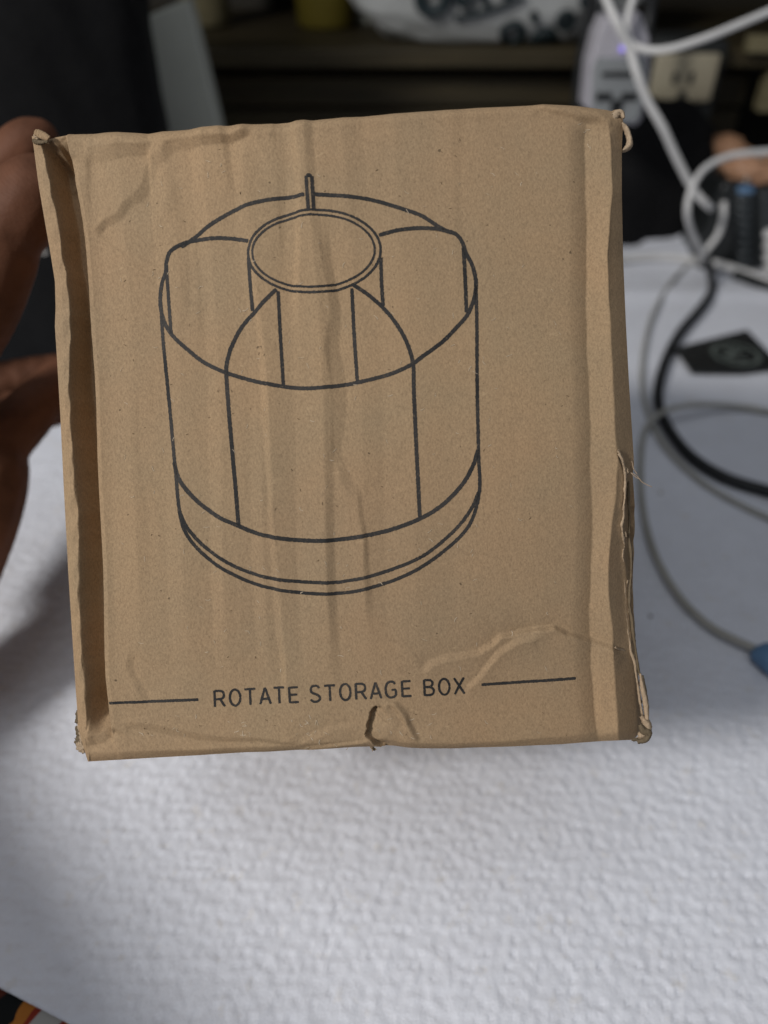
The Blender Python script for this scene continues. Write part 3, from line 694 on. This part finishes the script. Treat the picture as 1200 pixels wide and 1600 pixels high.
# ================================================================== HAND AND FOREARM
def capsules(chains):
    bm = bmesh.new()
    for ch in chains:
        pts = catmull([(*p, r) for p, r in ch], 5)
        for q in pts:
            bmesh.ops.create_icosphere(bm, subdivisions=2, radius=q[3], matrix=Matrix.Translation(q[:3]))
    return bm
def hp(x, y, d): return tuple(at(x, y, d))
palm = hp(-150, 600, 0.262)
chains = [
 # thumb across the side of the box
 [(hp(-190, 690, .250), .0160), (hp(-110, 580, .240), .0150), (hp(-45, 485, .232), .0138), (hp(-8, 402, .227), .0126), (hp(6, 370, .225), .0112), (hp(25, 338, .223), .0120), (hp(46, 305, .222), .0110), (hp(60, 284, .222), .0084)],
 # index finger behind it
 [(hp(-230, 520, .270), .0115), (hp(-150, 410, .268), .0104), (hp(-60, 315, .265), .0098), (hp(2, 262, .262), .0092), (hp(40, 226, .262), .0086), (hp(62, 215, .264), .0068)],
 # middle, ring and little finger behind the box
 [(hp(-190, 660, .290), .0125), (hp(-80, 620, .305), .0105), (hp(60, 590, .320), .0098), (hp(180, 575, .336), .0090), (hp(230, 570, .340), .0076)],
 [(hp(-170, 720, .285), .0125), (hp(-60, 680, .290), .0110), (hp(50, 640, .300), .0100), (hp(160, 610, .322), .0090), (hp(210, 600, .330), .0076)],
 [(hp(-130, 780, .268), .0130), (hp(-50, 735, .272), .0125), (hp(20, 672, .278), .0108), (hp(88, 600, .290), .0090), (hp(130, 566, .302), .0072)],
 # palm
 [(hp(-210, 640, .258), .020), (hp(-190, 760, .262), .021), (hp(-190, 900, .262), .020)],
 [(hp(-60, 670, .276), .0160), (hp(-22, 728, .273), .0150), (hp(-38, 785, .270), .0168), (hp(-75, 870, .264), .0180), (hp(-135, 980, .258), .020)],
 [(hp(-240, 560, .275), .016), (hp(-250, 700, .270), .019), (hp(-240, 860, .264), .020)],
 # wrist and forearm running back to the lower left
 [(hp(-170, 900, .260), .023), (hp(-225, 1020, .255), .024), ((-0.240, 0.075, 0.105), .026), ((-0.205, 0.0, 0.125), .028), ((-0.165, -0.085, 0.15), .034), ((-0.15, -0.18, 0.18), .040)],
]
hand = from_bm('hand', capsules(chains), M_SKIN, None, True)
md = hand.modifiers.new('remesh', 'REMESH'); md.mode = 'VOXEL'; md.voxel_size = 0.0011; md.use_smooth_shade = True
md = hand.modifiers.new('smooth', 'SMOOTH'); md.factor = 0.5; md.iterations = 9
tag(hand, 'bare hand gripping the left edge of the cardboard box from behind', 'hand')

# ================================================================== THINGS ON THE TABLE
def cable(name, pts, r, m, label, cat='cable', group=None, n=10):
    P = catmull([tuple(p) for p in pts], n)
    o = tube(name, [Vector(p) for p in P], r, m, None, seg=14); tag(o, label, cat, group); return o
def gz(x, y, z): return on_z(x, y, z)
cable('power_cord', [at(1104,398,.60), gz(1108,415,.02), gz(1112,436,.008), gz(1112,455,.0065), gz(1094,482,.0062), gz(1062,520,.006), gz(1038,568,.006), gz(1028,620,.006), gz(1040,662,.006), gz(1076,710,.006), gz(1132,746,.006), gz(1215,772,.006)], .0033, M_CABLEB, 'thick black cord curving across the white cloth')
c7 = cable('usb_cable', [gz(1230,648,.005), gz(1150,635,.006), gz(1085,633,.012), gz(1035,644,.012), gz(1008,672,.006), gz(1001,720,.005), gz(1004,790,.005), gz(1022,862,.005), gz(1060,930,.005), gz(1112,980,.005), gz(1180,1014,.0055)], .0017, M_CABLEG, 'grey cable looping beside the box and ending in a blue plug')
e0, e1 = gz(1183,1012,.0055), gz(1240,1060,.0065)
bm = bmesh.new(); dv = (e1-e0); box_bm(bm, (e0+e1)/2, (dv.length, .012, .008), dv.to_track_quat('X', 'Z').to_matrix(), bev=.0035, seg=3)
from_bm('plug', bm, M_BLUE, c7, True)['label'] = 'blue plug of the grey cable'
cable('thin_wire', [at(1098,392,.57), gz(1082,408,.006), gz(1050,440,.004), gz(1020,492,.004), gz(1005,555,.004), gz(1006,620,.004), gz(1034,690,.004), gz(1090,748,.004), gz(1150,785,.004), gz(1230,822,.004)], .0015, M_CABLEG, 'thin pale grey wire running alongside the thick black cord')
cable('white_wire', [gz(930,408,.008), gz(985,403,.008), gz(1045,402,.008), gz(1110,410,.008), gz(1160,424,.008), gz(1225,448,.008)], .0030, M_CABLE, 'white wire lying straight across the far side of the cloth')
cable('looped_white_cord', [at(1230,236,.52), at(1185,238,.515), at(1140,244,.51), at(1103,262,.505), at(1082,292,.50), at(1074,330,.505), at(1082,365,.53), at(1096,392,.56), gz(1104,412,.008)], .0023, M_CABLE, 'white cord bending in an arch above the black ribbed case')
cable('charger_cord', [on_y(935,-40,.56), on_y(951,8,.555), on_y(966,40,.55), on_y(984,78,.55), on_y(996,118,.545), on_y(1013,160,.545), on_y(1036,200,.545), on_y(1057,246,.55), on_y(1082,294,.555), on_y(1098,313,.555), on_y(1112,326,.555)], .0027, M_CABLE, 'thick cream cord hanging diagonally in front of the wall adapter')
cable('draped_white_cord', [on_y(1000,-40,.57), on_y(987,5,.565), on_y(979,38,.56), on_y(985,66,.555), on_y(1010,78,.55), on_y(1048,76,.545), on_y(1100,60,.545), on_y(1150,40,.55), on_y(1240,2,.56)], .0023, M_CABLE, 'white cord sweeping from the adapter up to the right corner')
cable('short_cream_cord', [at(1131,316,.58), at(1130,340,.58), at(1122,366,.585), at(1106,388,.59), at(1095,404,.60)], .0023, M_CABLE, 'short cream cord curving down behind the arching white cord')
cable('hanging_black_cord', [on_y(1022,-30,.66), on_y(1016,20,.66), on_y(1008,62,.655)], .0045, M_CABLEB, 'black cord hanging down behind the wall adapter')
cable('dark_wire', [on_y(930,-30,.735), on_y(922,30,.735), on_y(908,90,.735), on_y(902,160,.735), on_y(900,240,.735)], .0045, M_CABLEB, 'dark wire hanging between the lettered bag and the adapter')
# black pen on the cloth behind white wire
o = cable('black_pen', [gz(1146,428,.005), gz(1170,436,.005), gz(1195,446,.005), gz(1225,458,.005)], [.0022]+[.0042]*29+[.003], M_BLKPL, 'black pen lying under the white wire on the cloth', 'pen')

# black card with a round emblem
card = empty('black_card', gz(1130, 555, .004)); tag(card, 'glossy black card with a round grey emblem on the white cloth', 'card')
c_ = [gz(1054,546,.004), gz(1166,518,.004), gz(1222,576,.004), gz(1160,584,.004), gz(1080,583,.004)]
loc = card.location
vs = [v-loc for v in c_]; vs2 = [v+Vector((0, 0, .0016)) for v in vs]; k = len(vs)
mesh_obj('card_body', vs+vs2, [tuple(range(k))[::-1], tuple(range(k, 2*k))]+[(i, (i+1) % k, k+(i+1) % k, k+i) for i in range(k)], M_BLKPL, card, False)
ec = gz(1150, 553, .0062)-loc; er = (gz(1188, 553, .0062)-gz(1112, 553, .0062)).length/2
def ring_mesh(name, c, r0, r1, z, m, parent, a0=0, a1=360, n=48, sx=1, sy=1, off=(0, 0)):
    V, Fc = [], []
    for i in range(n+1):
        a = math.radians(a0+(a1-a0)*i/n)
        for r in (r0, r1): V.append(Vector((c.x+off[0]+r*math.cos(a)*sx, c.y+off[1]+r*math.sin(a)*sy, z)))
    for i in range(n): Fc.append((2*i, 2*i+1, 2*i+3, 2*i+2))
    return mesh_obj(name, V, Fc, m, parent, False)
em = ring_mesh('emblem', ec, er*0.80, er, .0022, M_EMBL, card)
ring_mesh('emblem_mark', ec, 0.0, er*0.34, .0022, M_EMBL, em, sx=1.2, sy=0.8, off=(-er*0.2, er*0.15))
ring_mesh('emblem_mark', ec, er*0.40, er*0.62, .0022, M_EMBL, em, a0=100, a1=250)
ring_mesh('emblem_mark', ec, er*0.42, er*0.66, .0022, M_EMBL, em, a0=265, a1=300)
ring_mesh('emblem_mark', ec, er*0.44, er*0.6, .0022, M_EMBL, em, a0=20, a1=80)

# black ribbed case at right edge
Yc = 0.50
base = on_z(1165, 425); case = empty('ribbed_case', base); tag(case, 'black case with shiny horizontal ribs standing at the right edge of the cloth', 'case')
p0 = on_y(1128, 285, base.y)-base; p1 = on_y(1260, 425, base.y)-base
bm = bmesh.new(); box_bm(bm, ((p0.x+p1.x)/2, 0.03, (p0.z)/2), (p1.x-p0.x, .06, p0.z), bev=.006, seg=3); from_bm('case_body', bm, M_BLKPL, case, True)
for cxp in (1162, 1198):
    for i, yy in enumerate(np.linspace(302, 410, 9)):
        q = on_y(cxp, yy, base.y)-base
        pts = [Vector((q.x-.0075+.015*t, -.0015-.004*math.sin(math.pi*t), q.z)) for t in np.linspace(0, 1, 9)]
        tube('rib', pts, [.0012]+[.0026]*7+[.0012], M_RIB, case, seg=10)
q = on_y(1162, 297, base.y)-base
bm = bmesh.new(); box_bm(bm, (q.x, -.003, q.z+.001), (.012, .008, .006), bev=.002); from_bm('blue_button', bm, M_BLUE, case, True)
# white beads in front of it
prev = None
for i, yy in enumerate((366, 384, 402, 420)):
    q = on_y(1203, yy, base.y-.02); 
    bm = bmesh.new(); bmesh.ops.create_uvsphere(bm, u_segments=16, v_segments=10, radius=.0052)
    for v in bm.verts: v.co.z *= 0.85
    if prev is None:
        prev = empty('bead_strand', q); tag(prev, 'strand of cream beads hanging at the right edge by the ribbed case', 'beads')
    b = from_bm('bead', bm, M_CABLE, prev, True); b.location = q-prev.location
# copper packet on the case
def lump(name, c, s, m, seed, amp=0.25, sub=4, parent=None, freq=2.0):
    bm = bmesh.new(); bmesh.ops.create_icosphere(bm, subdivisions=sub, radius=1.0)
    for v in bm.verts:
        d = 1+amp*noise.noise(v.co*freq+Vector((seed*3.1, seed*1.7, 0)))+0.3*amp*noise.noise(v.co*freq*3+Vector((seed, 0, seed)))
        v.co = Vector((v.co.x*s[0], v.co.y*s[1], v.co.z*s[2]))*d
    o = from_bm(name, bm, m, parent, True); o.location = c; return o
ck = lump('copper_pouch', on_y(1178, 262, base.y+.02), (.026, .022, .012), M_COPPER, 4, 0.3); tag(ck, 'crumpled copper pouch resting on top of the black ribbed case', 'pouch')
for (a, b) in ((1187, 243), (1167, 281)):
    bm = bmesh.new(); bmesh.ops.create_uvsphere(bm, u_segments=12, v_segments=8, radius=.0024)
    s_ = from_bm('stud', bm, M_SHINE, ck, True); s_.location = on_y(a, b, base.y-.004)-ck.location
pk = lump('cloth_bundle', on_y(1122, 246, base.y+.07), (.034, .02, .016), M_COPPER, 9, 0.25); tag(pk, 'dull copper cloth bundle behind the arching white cord', 'bundle')

# dark electrical box with beige outlet
Yb = 0.73
ob = empty('outlet_box', (on_y(1050, 200, Yb).x, Yb, 0)); tag(ob, 'dark grey upright box carrying a beige outlet behind the cords', 'outlet box')
L0, R0 = on_y(978, 200, Yb).x-ob.location.x, on_y(1108, 200, Yb).x-ob.location.x; ztop = on_y(1050, 62, Yb).z
bm = bmesh.new(); box_bm(bm, ((L0+R0)/2, .03, ztop/2-.002), (R0-L0, .06, ztop+.004), bev=.004); from_bm('housing', bm, M_GREYBOX, ob, True)
a_, b_ = on_y(1024, 82, Yb)-ob.location, on_y(1106, 158, Yb)-ob.location
bm = bmesh.new(); box_bm(bm, ((a_.x+b_.x)/2, -.003, (a_.z+b_.z)/2), (b_.x-a_.x, .008, a_.z-b_.z), bev=.003, seg=3); rc = from_bm('receptacle', bm, M_BEIGE, ob, True)
for (sx_, sy_, w_, h_) in ((1050, 119, .0034, .0085), (1076, 119, .0034, .0085), (1061, 145, .006, .006)):
    q = on_y(sx_, sy_, Yb)-ob.location; bm = bmesh.new(); box_bm(bm, (q.x, -.0076, q.z), (w_, .0022, h_), bev=.0006); from_bm('slot', bm, M_CABLEB, rc)

# white wall adapter
Ya = 0.575
ad = empty('wall_adapter', on_y(965, 190, Ya)); tag(ad, 'white plug adapter with grey socket face and a small blue light', 'adapter')
out_ = [(944, 28), (1004, 22), (1017, 60), (1016, 130), (1004, 188), (996, 197), (938, 192), (914, 168), (921, 100), (932, 55)]
def slab(name, pix, Y0, Y1, m, parent, bev=.004):
    bm = bmesh.new()
    f = [bm.verts.new(on_y(x, y, Y0)-parent.location) for x, y in pix]
    bk = [bm.verts.new(v.co+Vector((0, Y1-Y0, 0))) for v in f]
    k = len(f); bm.faces.new(f); bm.faces.new(bk[::-1])
    for i in range(k): bm.faces.new((f[(i+1) % k], f[i], bk[i], bk[(i+1) % k]))
    bmesh.ops.recalc_face_normals(bm, faces=bm.faces)
    es = [e for e in bm.edges if all(abs(v.co.y-(Y0-parent.location.y)) < 1e-5 for v in e.verts)]
    if bev: bmesh.ops.bevel(bm, geom=es, offset=bev, segments=3, profile=0.5, affect='EDGES')
    return from_bm(name, bm, m, parent, False)
slab('body', out_, Ya, Ya+.022, M_ADAPT, ad)
fc = slab('socket_face', [(934, 92), (1008, 90), (1012, 130), (1000, 184), (992, 192), (942, 188), (926, 170), (928, 110)], Ya-.004, Ya+.002, M_ADAPTG, ad, .002)
for (sx_, sy_, w_, h_) in ((943, 151, .011, .0048), (983, 151, .011, .0048), (963, 166, .008, .008), (966, 116, .022, .003)):
    q = on_y(sx_, sy_, Ya-.004)-ad.location; bm = bmesh.new(); box_bm(bm, (q.x, q.y-.0006, q.z), (w_, .002, h_), bev=.0008); from_bm('slot', bm, M_CABLEB if w_ < .02 else M_GREYBOX, fc)
q = on_y(973, 76, Ya-.001)-ad.location; bm = bmesh.new(); bmesh.ops.create_uvsphere(bm, u_segments=14, v_segments=8, radius=.0019); o = from_bm('indicator_light', bm, M_LED, ad, True); o.location = q

# black bag below the adapter
bg_ = lump('black_sack', on_y(1016, 262, .69), (.056, .030, .062), M_BLACK, 12, 0.22, 4); bg_.location.z = .060
tag(bg_, 'soft black sack slumped on the cloth beneath the wall adapter', 'sack')
# folded grey towel behind the cords
V, Fc = [], []
cgt = on_z(1040, 372)
for j in range(25):
    for i in range(25):
        a, b = i/24*2-1, j/24*2-1
        z = .016*max(0, 1-a**4)*max(0, 1-b**4)*(1+.3*noise.noise(Vector((a*1.5, b*1.5, 3))))
        V.append((cgt.x+a*.055, cgt.y+b*.035, .003+z))
for j in range(24):
    for i in range(24): Fc.append((j*25+i, j*25+i+1, (j+1)*25+i+1, (j+1)*25+i))
tag(mesh_obj('folded_cloth', V, Fc, M_CLOTH), 'small folded white cloth behind the arching white cord', 'cloth')

# ================================================================== WOODEN DESK BACK
dk = empty('desk_hutch', (0, .75, 0)); tag(dk, 'dark wooden desk hutch with shelf and rails behind everything', 'desk hutch')
def plank(name, x0, x1, y0, y1, z0, z1, m, bev=.002):
    bm = bmesh.new(); box_bm(bm, ((x0+x1)/2, (y0+y1)/2-.75, (z0+z1)/2), (x1-x0, y1-y0, z1-z0), bev=bev); return from_bm(name, bm, m, dk)
zs = on_y(800, 76, .75).z; zr = on_y(800, 106, .75).z
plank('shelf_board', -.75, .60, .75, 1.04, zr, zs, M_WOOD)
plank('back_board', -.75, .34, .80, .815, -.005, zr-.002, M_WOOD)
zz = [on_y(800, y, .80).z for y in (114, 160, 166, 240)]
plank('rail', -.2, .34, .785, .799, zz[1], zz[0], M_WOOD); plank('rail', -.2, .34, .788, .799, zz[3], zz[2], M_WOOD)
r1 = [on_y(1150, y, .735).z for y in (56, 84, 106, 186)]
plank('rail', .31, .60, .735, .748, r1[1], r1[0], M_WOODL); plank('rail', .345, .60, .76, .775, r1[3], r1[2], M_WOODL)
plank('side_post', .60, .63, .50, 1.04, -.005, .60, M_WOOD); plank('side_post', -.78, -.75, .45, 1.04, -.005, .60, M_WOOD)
plank('added_shade_shelf', -.75, .60, .62, 1.04, .42, .44, M_WOOD)  # unseen board added above the view to shade the back of the desk

# lettered white bag on the shelf
Yg = .80
bag = empty('lettered_bag', (on_y(770, 76, Yg).x, Yg, zs)); tag(bag, 'white plastic bag with dark looping handwriting lettering on the shelf', 'bag')
bm = bmesh.new(); bmesh.ops.create_icosphere(bm, subdivisions=5, radius=1.0)
zc = .055
for v in bm.verts:
    n_ = v.co.copy(); d = 1+.10*noise.noise(n_*2.2)+.04*noise.noise(n_*6)
    v.co = Vector((abs(n_.x)**.7*math.copysign(1, n_.x)*.130*d, n_.y*.045*d, max(-zc*.98, abs(n_.z)**.75*math.copysign(1, n_.z)*.06*d)))
    v.co.z += zc
body = from_bm('bag_body', bm, M_BAG, bag, True)
bpy.context.view_layer.update()
def bag_front(x, y):
    q = on_y(x, y, Yg-.02)-bag.location
    a = min(.97, abs(q.x)/.130); b = min(.97, abs(q.z-zc)/.06)
    s = max(.05, 1-a**2.86-b**2.67)
    return Vector((q.x, -.047*math.sqrt(s)-.0035, q.z))
def bag_mark(pts, r, n=6, closed=False):
    P = catmull(pts, n, closed)
    if closed: P = np.vstack([P, P[:1]])
    tube('letter', [bag_front(*p) for p in P], r, M_BAGINK, bag, seg=8)
bag_mark([(x, y) for x, y in ell(797, 47, 15, 14, -.3, 12)], .0036, 4, True)
bag_mark([(825, 14), (828, 22), (830, 28)], .0034)
bag_mark([(832, 55), (845, 46), (856, 50), (850, 60), (836, 62), (832, 55)], .0042)
bag_mark([(856, 42), (864, 56), (868, 66)], .0026)
bag_mark([(x, y) for x, y in ell(877, 27, 10, 11, -.3, 10)], .0032, 4, True)
bag_mark([(918, -14), (905, -12), (902, 0), (915, 6), (924, 2)], .0032)
bag_mark([(706, 22), (740, 16), (775, 4), (810, -12)], .0024)
bag_mark([(x, y) for x, y in ell(674, -8, 20, 20, 0, 12)], .0055, 4, True)
bag_mark([(x, y) for x, y in ell(720, -16, 11, 14, 0, 12)], .0040, 4, True)
bag_mark([(745, -30), (750, -8), (758, 4)], .003); bag_mark([(775, -30), (782, -14), (794, -12)], .003)

# yellow tub, pale jar on the shelf
def lathe(name, prof, m, parent=None, seg=32):
    V, Fc = [], []
    for r, z in prof:
        for k in range(seg):
            a = 2*math.pi*k/seg; V.append((r*math.cos(a), r*math.sin(a), z))
    for i in range(len(prof)-1):
        for k in range(seg):
            k2 = (k+1) % seg; Fc.append((i*seg+k, i*seg+k2, (i+1)*seg+k2, (i+1)*seg+k))
    return mesh_obj(name, V, Fc, m, parent)
p = on_z(512, 42, zs)
tub = empty('yellow_tub', p); tag(tub, 'yellow tub standing in the dark on the shelf', 'tub')
lathe('tub_body', [(0, 0), (.026, 0), (.030, .004), (.033, .07), (.031, .074)], M_YEL, tub); lathe('lid', [(.0345, .070), (.0345, .084), (.030, .087), (0, .087)], M_BAG, tub)
p = on_z(560, 36, zs)
jar = empty('pale_jar', p); tag(jar, 'dim pale jar next to the yellow tub on the shelf', 'jar')
lathe('jar_body', [(0, 0), (.022, 0), (.025, .004), (.025, .07), (.018, .08)], M_GREYPAN, jar); lathe('lid', [(.019, .080), (.019, .094), (0, .096)], M_BAG, jar)
p = on_z(325, 40, zs)
jr = empty('olive_jar', p); tag(jr, 'dim olive jar above the grey panel in the dark', 'jar')
lathe('jar_body', [(0, 0), (.020, 0), (.024, .004), (.024, .08), (.018, .09)], M_WOODL, jr); lathe('lid', [(.019, .090), (.019, .104), (0, .106)], M_GREYBOX, jr)

# grey standing board
Yp = .60
gp_ = empty('grey_panel', (on_y(290, 200, Yp).x, Yp, 0)); tag(gp_, 'grey painted board standing upright behind the box', 'board')
pix = [(196, 40), (292, 0), (304, 40), (340, 190), (352, 250), (362, 430), (250, 430)]
slab('board', pix, Yp, Yp+.02, M_GREYPAN, gp_, .002)
bm = bmesh.new(); q0 = on_y(300, 425, Yp)-gp_.location; box_bm(bm, (q0.x, .01, .003), (.10, .06, .010), bev=.002); from_bm('foot', bm, M_GREYPAN, gp_)

# black backpack at the left
bp = empty('black_backpack', (-.30, .50, 0)); tag(bp, 'large black backpack standing in the dark behind the hand', 'backpack')
bm = bmesh.new(); bmesh.ops.create_icosphere(bm, subdivisions=5, radius=1.0)
for v in bm.verts:
    n_ = v.co.copy(); d = 1+.07*noise.noise(n_*2+Vector((3, 1, 0)))+.025*noise.noise(n_*7)
    v.co = Vector((abs(n_.x)**.6*math.copysign(1, n_.x)*.165*d, abs(n_.y)**.7*math.copysign(1, n_.y)*.075*d, max(-.14, abs(n_.z)**.6*math.copysign(1, n_.z)*.175*d)+.141))
from_bm('bag_body', bm, M_BLACK, bp, True)
q = on_y(68, 391, .41)-bp.location
bm = bmesh.new(); bmesh.ops.create_uvsphere(bm, u_segments=14, v_segments=8, radius=.0026); o = from_bm('zip_stud', bm, M_SHINE, bp, True); o.location = q
tube('carry_strap', catmull([(-.06, 0, .335), (-.03, -.01, .372), (.03, -.01, .375), (.06, 0, .336)], 8), .007, M_BLACK, bp, seg=10)

# ------------------------------------------------------------------ render settings
SC.render.engine = 'CYCLES'
